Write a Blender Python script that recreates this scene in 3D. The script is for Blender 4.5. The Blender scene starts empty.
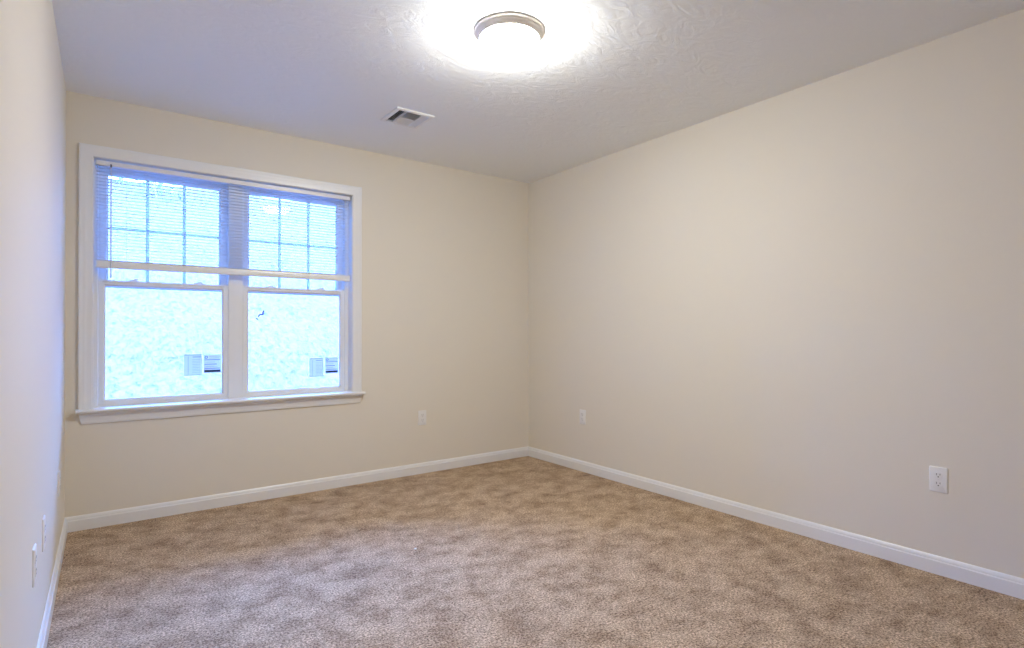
import bpy, bmesh, math, random
from mathutils import Vector, Matrix, noise

S = bpy.context.scene
C = S.collection
random.seed(7)

# ------------------------------------------------------------------ room size (metres)
L, R, D, H = -0.173, 3.067, 3.935, 2.44       # left wall, right wall, window wall, ceiling
FY = -0.9                                      # wall behind the camera
WT = 0.19                                      # wall thickness

# ------------------------------------------------------------------ camera
F_PX, CY = 556.32, 329.43
YAW, PITCH, ROLL = 0.6327, 0.0057, -0.0006
cam = bpy.data.cameras.new('camera')
cam_o = bpy.data.objects.new('camera', cam)
C.objects.link(cam_o)
cam.sensor_fit = 'HORIZONTAL'
cam.sensor_width = 36.0
cam.lens = F_PX / 1024 * 36.0
cam.shift_y = (CY - 324.0) / 1024
cam.clip_start = 0.02
f = Vector((math.sin(YAW) * math.cos(PITCH), math.cos(YAW) * math.cos(PITCH), math.sin(PITCH)))
r = Vector((math.cos(YAW), -math.sin(YAW), 0))
u = r.cross(f)
r2 = math.cos(ROLL) * r + math.sin(ROLL) * u
u2 = -math.sin(ROLL) * r + math.cos(ROLL) * u
cam_o.matrix_world = Matrix(((r2.x, u2.x, -f.x, 0), (r2.y, u2.y, -f.y, 0), (r2.z, u2.z, -f.z, 1.0999), (0, 0, 0, 1)))
S.camera = cam_o

# ------------------------------------------------------------------ daylight, exposure
SKY_LOW, SKY_HIGH, SKY_HORIZON, SKY_ZENITH = (0.135, 0.37, 1.0), (0.078, 0.30, 1.0), 13.0, 116.0
LAMP_COLOR, LAMP_STRENGTH = (1.0, 1.0, 0.945), 182.0
world = bpy.data.worlds.new('overcast_sky')
S.world = world
world.use_nodes = True
wb = world.node_tree.nodes['Background']
wt = world.node_tree
_co = wt.nodes.new('ShaderNodeTexCoord')
_sp = wt.nodes.new('ShaderNodeSeparateXYZ')
_mr = wt.nodes.new('ShaderNodeMapRange')                # overcast sky, brighter overhead than at the horizon
_mr.inputs['To Min'].default_value = SKY_HORIZON
_mr.inputs['To Max'].default_value = SKY_ZENITH
wt.links.new(_co.outputs['Generated'], _sp.inputs['Vector'])
wt.links.new(_sp.outputs['Z'], _mr.inputs['Value'])
wt.links.new(_mr.outputs['Result'], wb.inputs['Strength'])
_cr = wt.nodes.new('ShaderNodeValToRGB')
_cr.color_ramp.elements[0].color = (*SKY_LOW, 1)
_cr.color_ramp.elements[1].color = (*SKY_HIGH, 1)
_cr.color_ramp.elements[1].position = 0.6
wt.links.new(_sp.outputs['Z'], _cr.inputs['Fac'])
wt.links.new(_cr.outputs['Color'], wb.inputs['Color'])
S.view_settings.view_transform = 'Standard'
S.view_settings.look = 'None'
S.view_settings.gamma = 1.0
S.view_settings.use_curve_mapping = False
S.view_settings.exposure = 0.0
S.cycles.use_denoising = True
S.cycles.max_bounces = 12
S.cycles.diffuse_bounces = 8
S.cycles.transparent_max_bounces = 24
S.cycles.sample_clamp_indirect = 8.0


# ------------------------------------------------------------------ material helpers
def lin(c):
    return tuple(((v / 255) / 12.92 if v / 255 <= 0.04045 else ((v / 255 + 0.055) / 1.055) ** 2.4) for v in c)


class NT:
    def __init__(self, name):
        self.m = bpy.data.materials.new(name)
        self.m.use_nodes = True
        self.t = self.m.node_tree
        self.b = self.t.nodes['Principled BSDF']
        self.out = self.t.nodes['Material Output']

    def n(self, kind, **kw):
        nd = self.t.nodes.new(kind)
        for k, v in kw.items():
            if k in nd.inputs:
                nd.inputs[k].default_value = v
            else:
                setattr(nd, k, v)
        return nd

    def l(self, a, b):
        self.t.links.new(a, b)


def paint(name, col, rough=0.5, spec=0.5, bump=0.0, scale=200, metallic=0.0, detail=3.0):
    k = NT(name)
    k.b.inputs['Base Color'].default_value = (*col, 1)
    k.b.inputs['Roughness'].default_value = rough
    k.b.inputs['Specular IOR Level'].default_value = spec
    k.b.inputs['Metallic'].default_value = metallic
    if bump:
        co = k.n('ShaderNodeTexCoord')
        nz = k.n('ShaderNodeTexNoise', Scale=scale, Detail=detail)
        k.l(co.outputs['Object'], nz.inputs['Vector'])
        bp = k.n('ShaderNodeBump', Strength=bump, Distance=0.002)
        k.l(nz.outputs['Fac'], bp.inputs['Height'])
        k.l(bp.outputs['Normal'], k.b.inputs['Normal'])
    return k.m


M = {}
M['wall'] = paint('beige_eggshell_paint', (0.76, 0.71, 0.615), 0.7, 0.08, 0.12, 220)
M['trim'] = paint('white_semigloss_trim', (0.80, 0.80, 0.80), 0.33, 0.5)
M['vinyl'] = paint('white_vinyl', (0.80, 0.81, 0.82), 0.35, 0.5)
M['plate'] = paint('white_plastic', (0.80, 0.79, 0.78), 0.35, 0.5)
M['slot'] = paint('dark_slot', (0.09, 0.09, 0.09), 0.6)
M['screw'] = paint('painted_screw', (0.72, 0.72, 0.72), 0.3, 0.5)
M['vent'] = paint('white_enamel_steel', (0.78, 0.79, 0.80), 0.35, 0.5)
M['duct'] = paint('dark_duct', (0.05, 0.05, 0.055), 0.6)
M['nickel'] = paint('brushed_nickel', (0.86, 0.82, 0.77), 0.45, 0.5, 0.0, metallic=0.3)
M['lint'] = paint('white_lint', (0.85, 0.85, 0.83), 0.9, 0.2)
M['paper'] = None
M['ink'] = paint('black_ink', (0.02, 0.03, 0.05), 0.6, 0.3)
M['ink_pale'] = paint('grey_ink', (0.20, 0.24, 0.32), 0.6, 0.3)
M['ink_line'] = paint('faint_ink', (0.42, 0.47, 0.55), 0.6, 0.3)


def ceiling_mat():
    k = NT('white_skip_trowel_ceiling')
    k.b.inputs['Base Color'].default_value = (0.85, 0.875, 0.89, 1)
    k.b.inputs['Roughness'].default_value = 0.55
    k.b.inputs['Specular IOR Level'].default_value = 0.35
    co = k.n('ShaderNodeTexCoord')
    mp = k.n('ShaderNodeMapping')
    mp.inputs['Rotation'].default_value = (0, 0, 0.6)
    mp.inputs['Scale'].default_value = (1.0, 1.9, 1.0)
    k.l(co.outputs['Object'], mp.inputs['Vector'])
    a = k.n('ShaderNodeTexNoise', Scale=7.0, Detail=6.0, Distortion=2.4)
    k.l(mp.outputs['Vector'], a.inputs['Vector'])
    b = k.n('ShaderNodeTexNoise', Scale=160.0, Detail=3.0)
    k.l(co.outputs['Object'], b.inputs['Vector'])
    ad = k.n('ShaderNodeMath', operation='MULTIPLY_ADD')
    ad.inputs[1].default_value = 0.12
    k.l(b.outputs['Fac'], ad.inputs[0])
    k.l(a.outputs['Fac'], ad.inputs[2])
    bp = k.n('ShaderNodeBump', Strength=0.5, Distance=0.008)
    k.l(ad.outputs['Value'], bp.inputs['Height'])
    k.l(bp.outputs['Normal'], k.b.inputs['Normal'])
    return k.m


def carpet_mat():
    k = NT('tan_cut_pile_carpet')
    co = k.n('ShaderNodeTexCoord')
    mp = k.n('ShaderNodeMapping')
    mp.inputs['Rotation'].default_value = (0, 0, 0.35)
    mp.inputs['Scale'].default_value = (1.0, 1.15, 1.0)
    k.l(co.outputs['Object'], mp.inputs['Vector'])
    # big brushed-pile patches
    a = k.n('ShaderNodeTexNoise', Scale=6.5, Detail=10.0, Roughness=0.78, Distortion=0.0)
    k.l(mp.outputs['Vector'], a.inputs['Vector'])
    ra = k.n('ShaderNodeValToRGB')
    ra.color_ramp.elements[0].position = 0.36
    ra.color_ramp.elements[1].position = 0.57
    ra.color_ramp.elements[0].color = (0.26, 0.170, 0.103, 1)
    ra.color_ramp.elements[1].color = (0.52, 0.382, 0.255, 1)
    k.l(a.outputs['Fac'], ra.inputs['Fac'])
    # yarn flecks
    b = k.n('ShaderNodeTexNoise', Scale=120.0, Detail=5.0, Roughness=0.8)
    k.l(co.outputs['Object'], b.inputs['Vector'])
    rb = k.n('ShaderNodeValToRGB')
    rb.color_ramp.elements[0].position = 0.41
    rb.color_ramp.elements[1].position = 0.59
    rb.color_ramp.elements[0].color = (0.36, 0.32, 0.28, 1)
    rb.color_ramp.elements[1].color = (1.60, 1.63, 1.66, 1)
    k.l(b.outputs['Fac'], rb.inputs['Fac'])
    mx = k.n('ShaderNodeMix', data_type='RGBA', blend_type='MULTIPLY')
    mx.inputs[0].default_value = 1.0
    k.l(ra.outputs['Color'], mx.inputs[6])
    k.l(rb.outputs['Color'], mx.inputs[7])
    k.l(mx.outputs[2], k.b.inputs['Base Color'])
    k.b.inputs['Roughness'].default_value = 0.95
    k.b.inputs['Specular IOR Level'].default_value = 0.1
    k.b.inputs['Sheen Weight'].default_value = 0.05
    k.b.inputs['Sheen Roughness'].default_value = 0.5
    v = k.n('ShaderNodeTexNoise', Scale=170.0, Detail=3.0)
    k.l(co.outputs['Object'], v.inputs['Vector'])
    b1 = k.n('ShaderNodeBump', Strength=0.6, Distance=0.008)
    k.l(v.outputs['Fac'], b1.inputs['Height'])
    b2 = k.n('ShaderNodeBump', Strength=0.12, Distance=0.02)
    k.l(a.outputs['Fac'], b2.inputs['Height'])
    k.l(b1.outputs['Normal'], b2.inputs['Normal'])
    k.l(b2.outputs['Normal'], k.b.inputs['Normal'])
    return k.m


def glass_mat():
    k = NT('clear_window_glass')
    tr = k.n('ShaderNodeBsdfTransparent')
    tr.inputs['Color'].default_value = (0.95, 0.975, 0.985, 1)
    gl = k.n('ShaderNodeBsdfGlossy', Roughness=0.0)
    fr = k.n('ShaderNodeFresnel', IOR=1.5)
    mx = k.n('ShaderNodeMixShader')
    k.l(fr.outputs['Fac'], mx.inputs['Fac'])
    k.l(tr.outputs['BSDF'], mx.inputs[1])
    k.l(gl.outputs['BSDF'], mx.inputs[2])
    k.l(mx.outputs['Shader'], k.out.inputs['Surface'])
    return k.m


def slat_mat():
    k = NT('white_blind_slat')
    k.b.inputs['Base Color'].default_value = (0.82, 0.82, 0.82, 1)
    k.b.inputs['Roughness'].default_value = 0.4
    tl = k.n('ShaderNodeBsdfTranslucent')
    tl.inputs['Color'].default_value = (0.8, 0.82, 0.84, 1)
    mx = k.n('ShaderNodeMixShader', Fac=0.60)
    k.l(k.b.outputs['BSDF'], mx.inputs[1])
    k.l(tl.outputs['BSDF'], mx.inputs[2])
    k.l(mx.outputs['Shader'], k.out.inputs['Surface'])
    return k.m


def paper_mat():
    k = NT('translucent_paper_label')
    k.b.inputs['Base Color'].default_value = (0.85, 0.86, 0.88, 1)
    k.b.inputs['Roughness'].default_value = 0.6
    tl = k.n('ShaderNodeBsdfTranslucent')
    tl.inputs['Color'].default_value = (0.88, 0.89, 0.92, 1)
    mx = k.n('ShaderNodeMixShader', Fac=0.6)
    k.l(k.b.outputs['BSDF'], mx.inputs[1])
    k.l(tl.outputs['BSDF'], mx.inputs[2])
    k.l(mx.outputs['Shader'], k.out.inputs['Surface'])
    return k.m


def lamp_mat():
    k = NT('lit_frosted_glass')
    k.b.inputs['Base Color'].default_value = (0.9, 0.9, 0.88, 1)
    k.b.inputs['Roughness'].default_value = 0.3
    k.b.inputs['Emission Color'].default_value = (*LAMP_COLOR, 1)
    k.b.inputs['Emission Strength'].default_value = LAMP_STRENGTH
    return k.m


def hill_mat():
    k = NT('pale_leaf_litter_bank')
    co = k.n('ShaderNodeTexCoord')
    mp = k.n('ShaderNodeMapping')
    mp.inputs['Rotation'].default_value = (0, 0, -0.5)
    mp.inputs['Scale'].default_value = (1.5, 0.75, 1.0)
    k.l(co.outputs['Object'], mp.inputs['Vector'])
    a = k.n('ShaderNodeTexNoise', Scale=11.0, Detail=8.0, Roughness=0.75, Distortion=0.8)
    k.l(mp.outputs['Vector'], a.inputs['Vector'])
    ra = k.n('ShaderNodeValToRGB')
    ra.color_ramp.elements[0].position = 0.34
    ra.color_ramp.elements[1].position = 0.56
    ra.color_ramp.elements[0].color = (0.040, 0.012, 0.014, 1)
    ra.color_ramp.elements[1].color = (0.170, 0.046, 0.057, 1)
    k.l(a.outputs['Fac'], ra.inputs['Fac'])
    k.l(ra.outputs['Color'], k.b.inputs['Base Color'])
    k.b.inputs['Roughness'].default_value = 0.95
    bp = k.n('ShaderNodeBump', Strength=0.6, Distance=0.06)
    k.l(a.outputs['Fac'], bp.inputs['Height'])
    k.l(bp.outputs['Normal'], k.b.inputs['Normal'])
    return k.m


M['ceiling'] = ceiling_mat()
M['carpet'] = carpet_mat()
M['glass'] = glass_mat()
M['slat'] = slat_mat()
M['grille'] = slat_mat()
M['grille'].name = 'white_grille_bar'
M['lamp'] = lamp_mat()
M['paper'] = paper_mat()
M['hill'] = hill_mat()
M['twig'] = paint('grey_brush', (0.34, 0.33, 0.28), 0.9, 0.1)
M['siding'] = paint('pale_outer_siding', (0.6, 0.6, 0.58), 0.7, 0.2)


# ------------------------------------------------------------------ mesh helpers
def obj(name, bm, mat, parent=None, smooth=None, loc=None):
    bmesh.ops.recalc_face_normals(bm, faces=bm.faces[:])
    me = bpy.data.meshes.new(name)
    bm.to_mesh(me)
    bm.free()
    for m in (mat if isinstance(mat, (list, tuple)) else [mat]):
        me.materials.append(m)
    if smooth is not None:
        me.shade_smooth()
        me.set_sharp_from_angle(angle=math.radians(smooth))
    o = bpy.data.objects.new(name, me)
    C.objects.link(o)
    if parent is not None:
        o.parent = parent
    if loc is not None:
        o.location = loc
    return o


def tag(o, label, cat, group=None):
    o['label'] = label
    o['category'] = cat
    if group:
        o['group'] = group
    return o


def thing(name, label, cat, loc=(0, 0, 0), rot=(0, 0, 0), group=None):
    o = bpy.data.objects.new(name, None)
    o.empty_display_size = 0.05
    C.objects.link(o)
    o.location = loc
    o.rotation_euler = rot
    return tag(o, label, cat, group)


def struct(name, bm, mat, parent=None, **kw):
    o = obj(name, bm, mat, parent, **kw)
    o['kind'] = 'structure'
    return o


def box(bm, lo, hi, bevel=0.0, seg=2, mi=0):
    vs = [bm.verts.new((x, y, z)) for x in (lo[0], hi[0]) for y in (lo[1], hi[1]) for z in (lo[2], hi[2])]
    fs = [bm.faces.new([vs[i] for i in q]) for q in
          ((0, 1, 3, 2), (4, 6, 7, 5), (0, 4, 5, 1), (2, 3, 7, 6), (0, 2, 6, 4), (1, 5, 7, 3))]
    for q in fs:
        q.material_index = mi
    if bevel:
        es = list({e for q in fs for e in q.edges})
        bmesh.ops.bevel(bm, geom=es, offset=bevel, segments=seg, profile=0.5, affect='EDGES')
    return bm


def loft(bm, rings, closed=True, caps=True, mi=0):
    """rings: lists of points with the same count; closed profile"""
    vr = [[bm.verts.new(p) for p in ring] for ring in rings]
    n = len(vr[0])
    for a, b in zip(vr[:-1], vr[1:]):
        for i in range(n if closed else n - 1):
            j = (i + 1) % n
            bm.faces.new((a[i], a[j], b[j], b[i])).material_index = mi
    if caps and closed:
        bm.faces.new(vr[0]).material_index = mi
        bm.faces.new(vr[-1]).material_index = mi
    return bm


def loop_frame(bm, x0, x1, z0, z1, prof, yfun):
    """closed mitred rectangular frame; prof = (inset from the outer edge, depth)"""
    rings = []
    for (cx, cz, sx, sz) in ((x0, z0, 1, 1), (x1, z0, -1, 1), (x1, z1, -1, -1), (x0, z1, 1, -1)):
        rings.append([(cx + sx * a, yfun(b), cz + sz * a) for a, b in prof])
    vr = [[bm.verts.new(p) for p in ring] for ring in rings]
    n = len(prof)
    for k in range(4):
        a, b = vr[k], vr[(k + 1) % 4]
        for i in range(n):
            j = (i + 1) % n
            bm.faces.new((a[i], a[j], b[j], b[i]))
    return bm


def lathe(bm, prof, seg=64, mi=0):
    vr = []
    for (rr, z) in prof:
        if rr < 1e-6:
            vr.append([bm.verts.new((0, 0, z))])
        else:
            vr.append([bm.verts.new((rr * math.cos(2 * math.pi * i / seg), rr * math.sin(2 * math.pi * i / seg), z))
                       for i in range(seg)])
    for a, b in zip(vr[:-1], vr[1:]):
        for i in range(seg):
            j = (i + 1) % seg
            if len(a) == 1 and len(b) == 1:
                continue
            if len(a) == 1:
                q = (a[0], b[j], b[i])
            elif len(b) == 1:
                q = (a[i], a[j], b[0])
            else:
                q = (a[i], a[j], b[j], b[i])
            bm.faces.new(q).material_index = mi
    return bm


def tube(bm, p, q, rad, seg=8, mi=0):
    p, q = Vector(p), Vector(q)
    d = (q - p).normalized()
    a = d.orthogonal().normalized()
    b = d.cross(a)
    rings = [[c + rad * (math.cos(t) * a + math.sin(t) * b) for t in [2 * math.pi * i / seg for i in range(seg)]]
             for c in (p, q)]
    return loft(bm, rings, mi=mi)


def B():
    return bmesh.new()


# ------------------------------------------------------------------ setting: room shell
OX0, OX1, OZ0, OZ1 = -0.048, 1.447, 0.660, 2.095        # window opening inside its liner
HX0, HX1, HZ0, HZ1 = OX0 - 0.02, OX1 + 0.02, 0.635, OZ1 + 0.02   # hole in the wall
VX, VY, VW, VD = 1.522, 3.180, 0.250, 0.256             # ceiling vent centre and size

bm = B()
box(bm, (L - WT, FY - WT, -0.12), (R + WT, D + WT, 0.0))
floor = struct('floor', bm, M['carpet'])
floor['label'] = 'tan mottled cut pile carpet'

bm = B()                                                # ceiling with the duct hole
vx0, vx1, vy0, vy1 = VX - 0.100, VX + 0.100, VY - 0.103, VY + 0.103
box(bm, (L - WT, FY - WT, H), (vx0, D + WT, H + 0.1))
box(bm, (vx1, FY - WT, H), (R + WT, D + WT, H + 0.1))
box(bm, (vx0, FY - WT, H), (vx1, vy0, H + 0.1))
box(bm, (vx0, vy1, H), (vx1, D + WT, H + 0.1))
struct('ceiling', bm, M['ceiling'])

bm = B()                                                # window wall with the hole
box(bm, (L - WT, D, 0), (HX0, D + WT, H))
box(bm, (HX1, D, 0), (R + WT, D + WT, H))
box(bm, (HX0, D, 0), (HX1, D + WT, HZ0))
box(bm, (HX0, D, HZ1), (HX1, D + WT, H))
struct('wall_back', bm, M['wall'])
bm = B(); box(bm, (L - WT, FY - WT, 0), (L, D, H)); struct('wall_left', bm, M['wall'])
bm = B(); box(bm, (R, FY - WT, 0), (R + WT, D, H)); struct('wall_right', bm, M['wall'])
bm = B(); box(bm, (L, FY - WT, 0), (R, FY, H)); struct('wall_front', bm, M['wall'])

BB = [(0, 0), (0.014, 0), (0.014, 0.058), (0.0125, 0.061), (0.0105, 0.0625), (0.0105, 0.066), (0.0095, 0.071),
      (0.0075, 0.076), (0.005, 0.080), (0.0035, 0.082), (0, 0.082)]


def baseboard(name, p, q, inward, m0, m1):
    """p, q floor points on the wall face; inward unit normal; m0/m1 mitre at the ends"""
    p, q, n = Vector((*p, 0)), Vector((*q, 0)), Vector((*inward, 0))
    d = (q - p).normalized()
    rings = []
    for c, s in ((p, m0), (q, m1)):
        rings.append([c + n * a + d * (s * a) + Vector((0, 0, z)) for a, z in BB])
    struct(name, loft(B(), rings), M['trim'])


baseboard('baseboard_back', (L, D), (R, D), (0, -1), 1, -1)
baseboard('baseboard_right', (R, D), (R, FY), (-1, 0), 1, -1)
baseboard('baseboard_left', (L, FY), (L, D), (1, 0), 1, -1)
baseboard('baseboard_front', (R, FY), (L, FY), (0, 1), 1, -1)

# ------------------------------------------------------------------ window (structure)
win = bpy.data.objects.new('window_1', None)
C.objects.link(win)
win.location = (0.6955, D, 0.66)
win['kind'] = 'structure'
win['label'] = 'white twin double-hung window with trim'
WO = Vector(win.location)


def wpart(name, bm, mat, parent=None, **kw):
    """window part built in room coordinates"""
    off = WO
    for v in bm.verts:
        v.co -= off
    o = obj(name, bm, mat, parent or win, **kw)
    return o


# casing: two legs and a head, mitred
CP = [(0, 0), (0, 0.0085), (0.002, 0.0105), (0.006, 0.011), (0.022, 0.0115), (0.027, 0.0125), (0.032, 0.0145),
      (0.038, 0.0155), (0.043, 0.0150), (0.047, 0.0160), (0.052, 0.0180), (0.056, 0.0190), (0.060, 0.0185),
      (0.063, 0.0165), (0.064, 0.013), (0.064, 0)]
ci0, ci1, cz = OX0 - 0.005, OX1 + 0.005, OZ1 + 0.002
bm = B()
rings = []
for (x, z, sx, sz) in ((ci0, 0.672, -1, 0), (ci0, cz, -1, 1), (ci1, cz, 1, 1), (ci1, 0.672, 1, 0)):
    rings.append([(x + sx * a, D - b, z + sz * a) for a, b in CP])
loft(bm, rings)
wpart('casing', bm, M['trim'], smooth=25)

# stool (inner sill board) with a rounded nose and horns
bm = B()
prof = [(D, 0.672), (D - 0.044, 0.672), (D - 0.048, 0.671), (D - 0.0505, 0.668), (D - 0.0515, 0.663),
        (D - 0.0505, 0.658), (D - 0.048, 0.6545), (D - 0.044, 0.653), (D, 0.653)]
loft(bm, [[(x, y, z) for y, z in prof] for x in (-0.126, 1.534)])
box(bm, (OX0, D, 0.655), (OX1, D + 0.076, 0.672))
wpart('stool', bm, M['trim'], smooth=40)

# apron moulding under the stool, ends cut at a slant
AP = [(0.0, 0.653), (0.0185, 0.653), (0.0195, 0.645), (0.0185, 0.637), (0.0165, 0.632), (0.0150, 0.627),
      (0.0145, 0.620), (0.0125, 0.612), (0.0115, 0.604), (0.0105, 0.594), (0.0085, 0.589), (0.0, 0.588)]
bm = B()
rings = []
for x, s in ((-0.1150, 1), (1.5210, -1)):
    rings.append([(x + s * (0.653 - z) * 0.22, D - a, z) for a, z in AP])
loft(bm, rings)
wpart('apron', bm, M['trim'], smooth=20)

# liner boards of the opening
UX0, UX1 = -0.044, 1.4365                               # outer edges of the window units
MU0, MU1 = 0.652, 0.739                                 # mullion
bm = B()
y0, y1 = D, D + 0.180
box(bm, (HX0, y0, HZ0), (OX0, y1, HZ1))
box(bm, (OX1, y0, HZ0), (HX1, y1, HZ1))
box(bm, (OX0, y0, OZ1), (OX1, y1, HZ1))
box(bm, (OX0, y0 + 0.075, HZ0), (OX1, y1, OZ0))
box(bm, (UX1, y0 + 0.0745, OZ0), (OX1, y1, OZ1))
box(bm, (OX0, y0 + 0.0745, OZ0), (UX0, y1, OZ1))
wpart('jamb', bm, M['trim'])

FRAME = [(0, 0), (0.012, 0), (0.0145, 0.0015), (0.0165, 0.004), (0.0165, 0.043), (0.021, 0.043), (0.021, 0.046),
         (0.0165, 0.046), (0.0165, 0.09), (0, 0.09)]
SASH = [(0, 0), (0.024, 0), (0.0265, 0.002), (0.030, 0.009), (0.0335, 0.011), (0.0335, 0.024), (0.030, 0.026),
        (0.0265, 0.033), (0, 0.033)]
USASH = [(0, 0), (0.035, 0), (0.0375, 0.002), (0.041, 0.009), (0.045, 0.011), (0.045, 0.024), (0.041, 0.026),
         (0.0375, 0.033), (0, 0.033)]
ZM = 1.408                                              # top of the lower sash


def plate_label(name, parent, x0, x1, z0, z1, y, kind, label):
    """printed paper label stuck to the pane, print toward the room"""
    bm = B()
    w, h = x1 - x0, z1 - z0
    box(bm, (x0, y - 0.0004, z0), (x1, y, z1), mi=0)

    def bar(a, b, c, d, mi):
        box(bm, (x0 + a * w, y - 0.0006, z0 + c * h), (x0 + b * w, y - 0.00035, z0 + d * h), mi=mi)
    if kind == 'energy':
        bar(0.03, 0.97, 0.04, 0.17, 1)                  # black strip
        bar(0.06, 0.20, 0.09, 0.12, 2)
        for zz, e in ((0.70, 0.95), (0.46, 0.75), (0.23, 0.95)):
            bar(0.04, e, zz, zz + 0.035, 2)
        bar(0.30, 0.95, 0.90, 0.92, 3)
        bar(0.30, 0.9, 0.80, 0.82, 3)
        bar(0.1, 0.65, 0.58, 0.60, 3)
        bar(0.1, 0.6, 0.36, 0.38, 3)
        bar(0.1, 0.8, 0.31, 0.33, 3)
        for i in range(14):                             # round mark, a ring of ink
            t0, t1 = 2 * math.pi * i / 14, 2 * math.pi * (i + 1) / 14
            cx, czz = x0 + 0.14 * w, z0 + 0.86 * h
            ro, ri = 0.0092, 0.0055
            vs = [bm.verts.new((cx + rr * math.cos(t), y - 0.0007, czz + rr * math.sin(t)))
                  for rr, t in ((ro, t0), (ro, t1), (ri, t1), (ri, t0))]
            bm.faces.new(vs).material_index = 1
    else:
        bar(0.04, 0.96, 0.955, 0.975, 2)
        bar(0.48, 0.98, 0.86, 0.885, 2)
        for k in range(9):
            bar(0.46, 0.94, 0.74 - k * 0.075, 0.752 - k * 0.075, 3)
        bar(0.22, 0.24, 0.05, 0.9, 3)
        bar(0.04, 0.96, 0.03, 0.045, 3)
    o = wpart(name, bm, [M['paper'], M['ink'], M['ink_pale'], M['ink_line']], None)
    o.parent = parent
    o['label'] = label
    return o


def unit(x0, x1, stickers, side):
    bm = B()
    loop_frame(bm, x0, x1, OZ0 + 0.002, OZ1, FRAME, lambda b: D + 0.0745 + b)
    wpart('window_frame', bm, M['vinyl'], smooth=20)
    a, b = x0 + 0.017, x1 - 0.017
    zb, zt = 0.679, OZ1 - 0.0175
    # lower sash, inner track
    yl = D + 0.081
    bm = B()
    loop_frame(bm, a, b, zb, ZM, SASH, lambda v: yl + v)
    box(bm, (a + 0.02, yl - 0.006, ZM - 0.010), (b - 0.02, yl + 0.002, ZM - 0.002), 0.002)      # lift lip
    low = wpart('lower_sash', bm, M['vinyl'], smooth=20)
    bm = B()
    box(bm, (a + 0.033, yl + 0.0145, zb + 0.033), (b - 0.033, yl + 0.0185, ZM - 0.033))
    wpart('glass', bm, M['glass'], None).parent = low
    for t in (0.25, 0.75):
        cx = a + (b - a) * t
        bm = B()
        box(bm, (cx - 0.030, yl + 0.003, ZM), (cx + 0.030, yl + 0.030, ZM + 0.005), 0.0015)
        box(bm, (cx - 0.016, yl + 0.006, ZM + 0.005), (cx + 0.016, yl + 0.026, ZM + 0.011), 0.003)
        box(bm, (cx + 0.002, yl + 0.001, ZM + 0.008), (cx + 0.026, yl + 0.010, ZM + 0.014), 0.002)
        wpart('sash_lock', bm, M['vinyl'], None, smooth=30).parent = low
    # upper sash, outer track, with a three by two grille
    yu = D + 0.123
    bm = B()
    loop_frame(bm, a, b, ZM - 0.040, zt, USASH, lambda v: yu + v)
    up = wpart('upper_sash', bm, M['vinyl'], smooth=20)
    gz0, gz1 = ZM + 0.005, zt - 0.045
    gx0, gx1 = a + 0.045, b - 0.045
    bm = B()
    box(bm, (gx0 - 0.001, yu + 0.0185, gz0 - 0.001), (gx1 + 0.001, yu + 0.0225, gz1 + 0.001))
    wpart('glass', bm, M['glass'], None).parent = up
    bm = B()
    ym, hw = yu + 0.0135, 0.0085
    for k in (1, 2):
        x = gx0 + (gx1 - gx0) * k / 3
        loft(bm, [[(x - hw, ym + 0.002, z), (x - hw * 0.6, ym - 0.002, z), (x + hw * 0.6, ym - 0.002, z),
                   (x + hw, ym + 0.002, z), (x + hw, ym + 0.0045, z), (x - hw, ym + 0.0045, z)] for z in (gz0, gz1)])
    z = (ZM + gz1) / 2 + 0.002
    hz = 0.0075
    loft(bm, [[(x, ym + 0.0015, z - hz), (x, ym - 0.0015, z - hz * 0.6), (x, ym - 0.0015, z + hz * 0.6),
               (x, ym + 0.0015, z + hz), (x, ym + 0.0045, z + hz), (x, ym + 0.0045, z - hz)] for x in (gx0, gx1)])
    wpart('grille', bm, M['grille'], None).parent = up
    yg = yl + 0.0143
    for (q0, q1, w0, w1, kind) in stickers:
        plate_label('energy_label' if kind == 'energy' else 'paper_label', low, q0, q1, w0, w1, yg, kind,
                    ('white printed label with black strip, %s pane' if kind == 'energy'
                     else 'faint pale paper label, %s pane') % side)
    return low


unit(UX0, MU0 + 0.0145, [(0.405, 0.503, 0.829, 0.964, 'paper'), (0.514, 0.612, 0.842, 0.960, 'energy')], 'left')
low_r = unit(MU1 - 0.0145, UX1, [(1.174, 1.272, 0.786, 0.919, 'paper'), (1.287, 1.379, 0.806, 0.922, 'energy')], 'right')

# pencil strokes on the right lower pane
bm = B()
yg = D + 0.081 + 0.0143
for (cx, czz, ln, an, w) in ((0.829, 1.193, 0.020, -0.5, 0.007), (0.841, 1.215, 0.024, 1.0, 0.008),
                             (0.853, 1.224, 0.020, -0.5, 0.009), (0.868, 1.240, 0.030, 1.1, 0.008),
                             (0.866, 1.226, 0.018, 0.9, 0.009)):
    dx, dz = math.cos(an) * ln / 2, math.sin(an) * ln / 2
    nx, nz = -math.sin(an) * w / 2, math.cos(an) * w / 2
    pts = [(cx - dx, czz - dz), (cx - dx * 0.3 + nx, czz - dz * 0.3 + nz), (cx + dx * 0.6 + nx, czz + dz * 0.6 + nz),
           (cx + dx, czz + dz), (cx + dx * 0.5 - nx, czz + dz * 0.5 - nz), (cx - dx * 0.5 - nx, czz - dz * 0.5 - nz)]
    loft(bm, [[(px, yy, pz) for px, pz in pts] for yy in (yg - 0.0005, yg - 0.0001)])
o = wpart('pen_mark', bm, paint('dark_blue_pen', (0.06, 0.09, 0.16), 0.6, 0.3), None)
o.parent = low_r
o['label'] = 'small dark slanted scribble on the glass'

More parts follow.
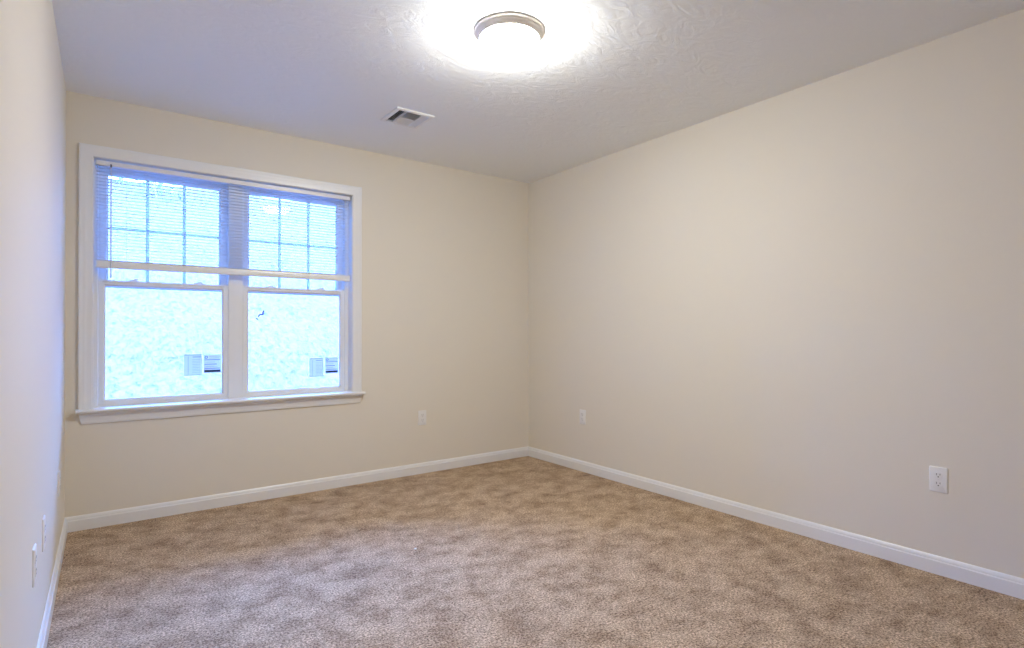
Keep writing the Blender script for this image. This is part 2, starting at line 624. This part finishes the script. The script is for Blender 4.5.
# mullion cover between the two units
bm = B()
MP = [(MU0, D + 0.095), (MU0, D + 0.0745), (MU0 + 0.002, D + 0.0725), (MU1 - 0.002, D + 0.0725), (MU1, D + 0.0745),
      (MU1, D + 0.095), (MU1, D + 0.165), (MU0, D + 0.165)]
loft(bm, [[(x, y, z) for x, y in MP] for z in (0.660, OZ1)])
wpart('mullion', bm, M['vinyl'])

# ------------------------------------------------------------------ mini blind
BX0, BX1 = -0.039, 1.437
blind = thing('mini_blind', 'white horizontal mini blind pulled halfway up inside the window', 'blind',
              ((BX0 + BX1) / 2, D + 0.0215, 1.472))
BO = Vector(blind.location)


def bpart(name, bm, mat, parent=None, **kw):
    for v in bm.verts:
        v.co -= BO
    return obj(name, bm, mat, parent or blind, **kw)


yc = D + 0.0215
bm = B()
loft(bm, [[(x, yc - 0.0135, 2.060), (x, yc - 0.0135, 2.083), (x, yc - 0.0125, 2.0855), (x, yc - 0.0105, 2.0855),
           (x, yc - 0.0105, 2.063), (x, yc + 0.0105, 2.063), (x, yc + 0.0105, 2.0855), (x, yc + 0.0135, 2.0855),
           (x, yc + 0.0135, 2.060), (x, yc + 0.0125, 2.0585), (x, yc - 0.0125, 2.0585)] for x in (BX0 + 0.002, BX1 - 0.002)])
head = bpart('headrail', bm, M['trim'])
for x in (BX0, BX1 - 0.002):
    bm = B()
    box(bm, (x - 0.001, yc - 0.0145, 2.056), (x + 0.003, yc + 0.0145, 2.090), 0.001)
    bpart('end_bracket', bm, M['screw'], None).parent = head

TILT = math.radians(3)


def slat(bm, z, tilt, hw=0.0125, crown=0.0016, th=0.00035):
    pts = []
    for i in range(5):
        s = -1 + i / 2
        yy, zz = s * hw, crown * (1 - s * s)
        pts.append((yc + yy * math.cos(tilt) - zz * math.sin(tilt), z + yy * math.sin(tilt) + zz * math.cos(tilt)))
    ring = [(y, zz + th) for y, zz in pts] + [(y, zz - th) for y, zz in reversed(pts)]
    loft(bm, [[(x, y, zz) for y, zz in ring] for x in (BX0 + 0.001, BX1 - 0.001)])


bm = B()
nz = 28
for i in range(nz):
    slat(bm, 2.0435 - i * (2.0435 - 1.531) / (nz - 1), TILT)
bpart('slats', bm, M['slat'], smooth=60)
bm = B()
for i in range(3):
    slat(bm, 1.5135 + i * 0.0015, 0.0, 0.0125, 0.0006, 0.00062)
bpart('gathered_slats', bm, M['slat'], smooth=60)
bm = B()
loft(bm, [[(x, yc - 0.0125, 1.476), (x, yc - 0.0130, 1.482), (x, yc - 0.0128, 1.508), (x, yc - 0.0110, 1.5125),
           (x, yc + 0.0110, 1.5125), (x, yc + 0.0128, 1.508), (x, yc + 0.0130, 1.482), (x, yc + 0.0125, 1.476),
           (x, yc + 0.0105, 1.4722), (x, yc - 0.0105, 1.4722)] for x in (BX0, BX1)])
bpart('bottom_rail', bm, M['trim'], smooth=40)
for x in (0.105, 0.695, 1.285):
    bm = B()
    for yy in (-0.0122, 0.0122):
        tube(bm, (x, yc + yy, 1.49), (x, yc + yy, 2.060), 0.0006, 6)
    bpart('ladder_cord', bm, M['trim'])
bm = B()
tube(bm, (0.030, yc - 0.0195, 2.052), (0.0305, yc - 0.021, 1.416), 0.0034, 6)
wand = bpart('tilt_wand', bm, paint('clear_grey_rod', (0.68, 0.70, 0.73), 0.2, 0.6))
bm = B()
tube(bm, (0.030, yc - 0.013, 2.066), (0.030, yc - 0.0205, 2.066), 0.0022, 8)
tube(bm, (0.030, yc - 0.0195, 2.068), (0.030, yc - 0.0195, 2.050), 0.0042, 8)
bpart('wand_hook', bm, M['slot'], None).parent = wand


# ------------------------------------------------------------------ ceiling light
lamp = thing('ceiling_light', 'round brushed nickel flush ceiling light with glowing frosted dome', 'ceiling light',
             (1.4535, 2.0, H))
pan = [(0.0, 0.0), (0.154, 0.0), (0.1570, -0.003), (0.1565, -0.007), (0.1525, -0.0095), (0.1480, -0.0105),
       (0.1470, -0.0125), (0.1480, -0.0150), (0.1470, -0.0175), (0.1430, -0.0205), (0.1390, -0.0260),
       (0.1365, -0.0310), (0.1350, -0.0350), (0.1330, -0.0362), (0.1310, -0.0350), (0.1310, -0.018)]
obj('metal_pan', lathe(B(), pan, 96), M['nickel'], lamp, smooth=40)
dome = [(0.1305, -0.024), (0.1305, -0.034)]
for i in range(1, 15):
    t = i / 14 * math.pi / 2
    dome.append((0.1305 * math.cos(t), -0.034 - 0.070 * math.sin(t)))
dome[-1] = (0.0, dome[-1][1])
obj('glass_dome', lathe(B(), dome, 64), M['lamp'], lamp, smooth=60)

# ------------------------------------------------------------------ ceiling vent
vent = thing('ceiling_vent', 'small square white four-way air register in the ceiling', 'air vent', (VX, VY, H))
bm = B()
hx, hy = VW / 2, VD / 2
prof = [(0, 0), (0.0, -0.002), (0.004, -0.0075), (0.008, -0.009), (0.024, -0.009), (0.026, -0.006), (0.026, 0.004),
        (0.0245, 0.004), (0.0245, 0.0)]
rings = []
for (cx, cy, sx, sy) in ((-hx, -hy, 1, 1), (hx, -hy, -1, 1), (hx, hy, -1, -1), (-hx, hy, 1, -1)):
    rings.append([bm.verts.new((cx + sx * a, cy + sy * a, z)) for a, z in prof])
for k in range(4):
    a, b = rings[k], rings[(k + 1) % 4]
    for i in range(len(prof)):
        j = (i + 1) % len(prof)
        bm.faces.new((a[i], a[j], b[j], b[i]))
# bank dividers
ix, iy = hx - 0.025, hy - 0.025
dx = 0.052
for x in (-dx, dx):
    box(bm, (x - 0.002, -iy, -0.009), (x + 0.002, iy, 0.004))
box(bm, (-dx, -0.002, -0.009), (dx, 0.002, 0.004))
obj('vent_frame', bm, M['vent'], vent, smooth=30)


def louver_bank(axis, lo, hi, a0, a1, n, sgn):
    """n angled blades between lo and hi; their lower edge leans to sgn"""
    bm = B()
    for k in range(n):
        c = lo + (hi - lo) * (k + 0.5) / n
        w, d = 0.0055, 0.0058
        p0, p1 = (c + sgn * w, -0.0085), (c - sgn * w, -0.0085 + 2 * d)
        t = 0.0006
        if axis == 'x':
            loft(bm, [[(p0[0] - t, y, p0[1]), (p0[0] + t, y, p0[1]), (p1[0] + t, y, p1[1]), (p1[0] - t, y, p1[1])] for y in (a0, a1)])
        else:
            loft(bm, [[(x, p0[0] - t, p0[1]), (x, p0[0] + t, p0[1]), (x, p1[0] + t, p1[1]), (x, p1[0] - t, p1[1])] for x in (a0, a1)])
    obj('louver_bank', bm, M['vent'], vent)


louver_bank('x', -ix, -dx, -iy, iy, 4, -1)
louver_bank('x', dx, ix, -iy, iy, 4, 1)
louver_bank('y', -iy, 0.0, -dx, dx, 7, -1)
louver_bank('y', 0.0, iy, -dx, dx, 7, 1)
bm = B()
bx, by = 0.0995, 0.1025
vs = [bm.verts.new((sx * bx, sy * by, z)) for z in (0.005, 0.16) for sx, sy in ((-1, -1), (1, -1), (1, 1), (-1, 1))]
for k in range(4):
    bm.faces.new((vs[k], vs[(k + 1) % 4], vs[4 + (k + 1) % 4], vs[4 + k]))
bm.faces.new(vs[4:8])
obj('duct_boot', bm, M['duct'], vent)
for sx in (-1, 1):
    bm = B()
    lathe(bm, [(0.0, -0.0118), (0.003, -0.0112), (0.0045, -0.0095), (0.0045, -0.0085), (0, -0.0085)], 12)
    for v in bm.verts:
        v.co.x += sx * (hx - 0.0135)
    obj('screw', bm, M['lint'], vent, smooth=40)


# ------------------------------------------------------------------ wall outlets
def rounded(w, h, rad, n=4):
    pts = []
    for cx, cz, a0 in ((w - rad, h - rad, 0), (-w + rad, h - rad, 90), (-w + rad, -h + rad, 180), (w - rad, -h + rad, 270)):
        for i in range(n + 1):
            t = math.radians(a0 + 90 * i / n)
            pts.append((cx + rad * math.cos(t), cz + rad * math.sin(t)))
    return pts


def make_outlet(label):
    """built facing -y, back at y = 0"""
    t = thing('wall_outlet', label, 'outlet', group='white duplex outlets on the walls')
    bm = B()
    rings = []
    for w, h, y in ((0.035, 0.057, 0.0), (0.035, 0.057, -0.0020), (0.0335, 0.0555, -0.0040), (0.0315, 0.0535, -0.0050)):
        rings.append([(x, y, z) for x, z in rounded(w, h, 0.003)])
    loft(bm, rings)
    obj('cover_plate', bm, M['plate'], t, smooth=25)
    for s in (1, -1):
        zc = s * 0.0197
        bm = B()
        pts = []                                        # round face with flat top and bottom
        for i in range(40):
            a = 2 * math.pi * i / 40
            pts.append((0.0172 * math.cos(a), max(-0.0142, min(0.0142, 0.0172 * math.sin(a)))))
        loft(bm, [[(x * k, y, zc + z * k) for x, z in pts] for k, y in ((1.0, -0.0048), (1.0, -0.0060), (0.96, -0.0064))])
        rc = obj('receptacle', bm, M['plate'], t, smooth=25)
        bm = B()
        box(bm, (-0.0076, -0.0067, zc - 0.0005), (-0.0052, -0.0060, zc + 0.0085))
        box(bm, (0.0052, -0.0067, zc + 0.0005), (0.0076, -0.0060, zc + 0.0080))
        loft(bm, [[(0.0030 * math.cos(a), y, zc - 0.0072 + max(-0.002, 0.0030 * math.sin(a)))
                   for a in [2 * math.pi * i / 16 for i in range(16)]] for y in (-0.0067, -0.0060)])
        obj('slots', bm, M['slot'], rc)
    bm = B()
    loft(bm, [[(k * 0.0032 * math.cos(a), y, k * 0.0032 * math.sin(a)) for a in [2 * math.pi * i / 16 for i in range(16)]]
              for k, y in ((1, -0.0048), (1, -0.0055), (0.7, -0.0060))])
    obj('screw', bm, M['screw'], t, smooth=40)
    return t


def copy_tree(o, parent=None):
    c = o.copy()
    C.objects.link(c)
    if parent is not None:
        c.parent = parent
    for ch in list(o.children):
        copy_tree(ch, c)
    return c


spots = [
    ((2.012, D, 0.434), 0, 'white duplex outlet on the window wall, right of the window'),
    ((R, 3.232, 0.430), -90, 'white duplex outlet on the right wall, close to the far corner'),
    ((R, 0.897, 0.430), -90, 'white duplex outlet on the right wall, large and nearest the camera'),
    ((L, 2.255, 0.385), 90, 'white outlet on the left wall seen edge-on, nearest the camera'),
    ((L, 2.580, 0.389), 90, 'white outlet seen edge-on, second along the left wall'),
    ((L, 3.420, 0.383), 90, 'white outlet seen edge-on on the left wall, nearest the window corner'),
]
proto = make_outlet(spots[0][2])
for i, (loc, ang, lab) in enumerate(spots):
    o = proto if i == 0 else copy_tree(proto)
    o.location = loc
    o.rotation_euler = (0, 0, math.radians(ang))
    o['label'] = lab

# ------------------------------------------------------------------ lint on the carpet
bm = B()
bmesh.ops.create_icosphere(bm, subdivisions=2, radius=0.006)
for v in bm.verts:
    k = 1 + 0.5 * noise.noise(v.co * 260)
    v.co = Vector((v.co.x * k * 1.2, v.co.y * k, v.co.z * k * 0.7 + 0.0042))
tag(obj('lint_speck', bm, M['lint'], loc=(1.277, 2.571, 0.0)), 'tiny white speck of lint on the open carpet', 'lint')

# ------------------------------------------------------------------ outdoors: rising bank behind the house
bm = B()
nx, ny = 70, 90
X0, X1, Y0, Y1 = -9.0, 17.0, D + WT + 0.02, D + 20.0


def ground(x, y):
    t = y - (D + 1.6)
    base = -0.45 if t < 0 else -0.45 + 0.428 * t
    if t > 14:
        base = -0.45 + 0.428 * 14 + 0.05 * (t - 14)
    return base + 0.10 * noise.noise(Vector((x * 0.7, y * 0.7, 3))) + 0.05 * noise.noise(Vector((x * 2.3, y * 2.3, 9)))


grid = [[bm.verts.new((X0 + (X1 - X0) * i / nx, Y0 + (Y1 - Y0) * (j / ny), 0)) for i in range(nx + 1)] for j in range(ny + 1)]
for row in grid:
    for v in row:
        v.co.z = ground(v.co.x, v.co.y)
for j in range(ny):
    for i in range(nx):
        bm.faces.new((grid[j][i], grid[j][i + 1], grid[j + 1][i + 1], grid[j + 1][i]))
struct('ground', bm, M['hill'], smooth=80)

bm = B()
rnd = random.Random(11)
for i in range(150):
    x = rnd.uniform(-8.0, 15.0)
    dens = noise.noise(Vector((x * 0.45, 1.7, 0)))
    if dens < -0.12:
        continue
    y = D + rnd.uniform(13.5, 17.5)
    z = ground(x, y) - 0.1
    hh = rnd.uniform(0.5, 1.2) * (1.0 + 2.6 * max(0, dens))
    top = Vector((x + rnd.uniform(-0.4, 0.4), y + rnd.uniform(-0.3, 0.3), z + hh))
    tube(bm, (x, y, z), top, 0.02, 5)
    for k in range(int(26 * hh)):
        c = Vector((x, y, z)).lerp(top, rnd.uniform(0.25, 1.05)) + Vector((rnd.gauss(0, 0.22), rnd.gauss(0, 0.22), rnd.gauss(0, 0.12)))
        mt = Matrix.Translation(c) @ Matrix.Rotation(rnd.uniform(0, 6.28), 4, Vector((rnd.uniform(-1, 1), rnd.uniform(-1, 1), rnd.uniform(-1, 1))).normalized())
        sz = rnd.uniform(0.05, 0.11)
        bmesh.ops.create_icosphere(bm, subdivisions=1, radius=sz, matrix=mt @ Matrix.Diagonal((1.0, 0.6, 0.16, 1)))
br = obj('brush', bm, M['twig'])
br['kind'] = 'stuff'
tag(br, 'pale leafy brush along the top of the bank seen through the upper panes', 'brush')
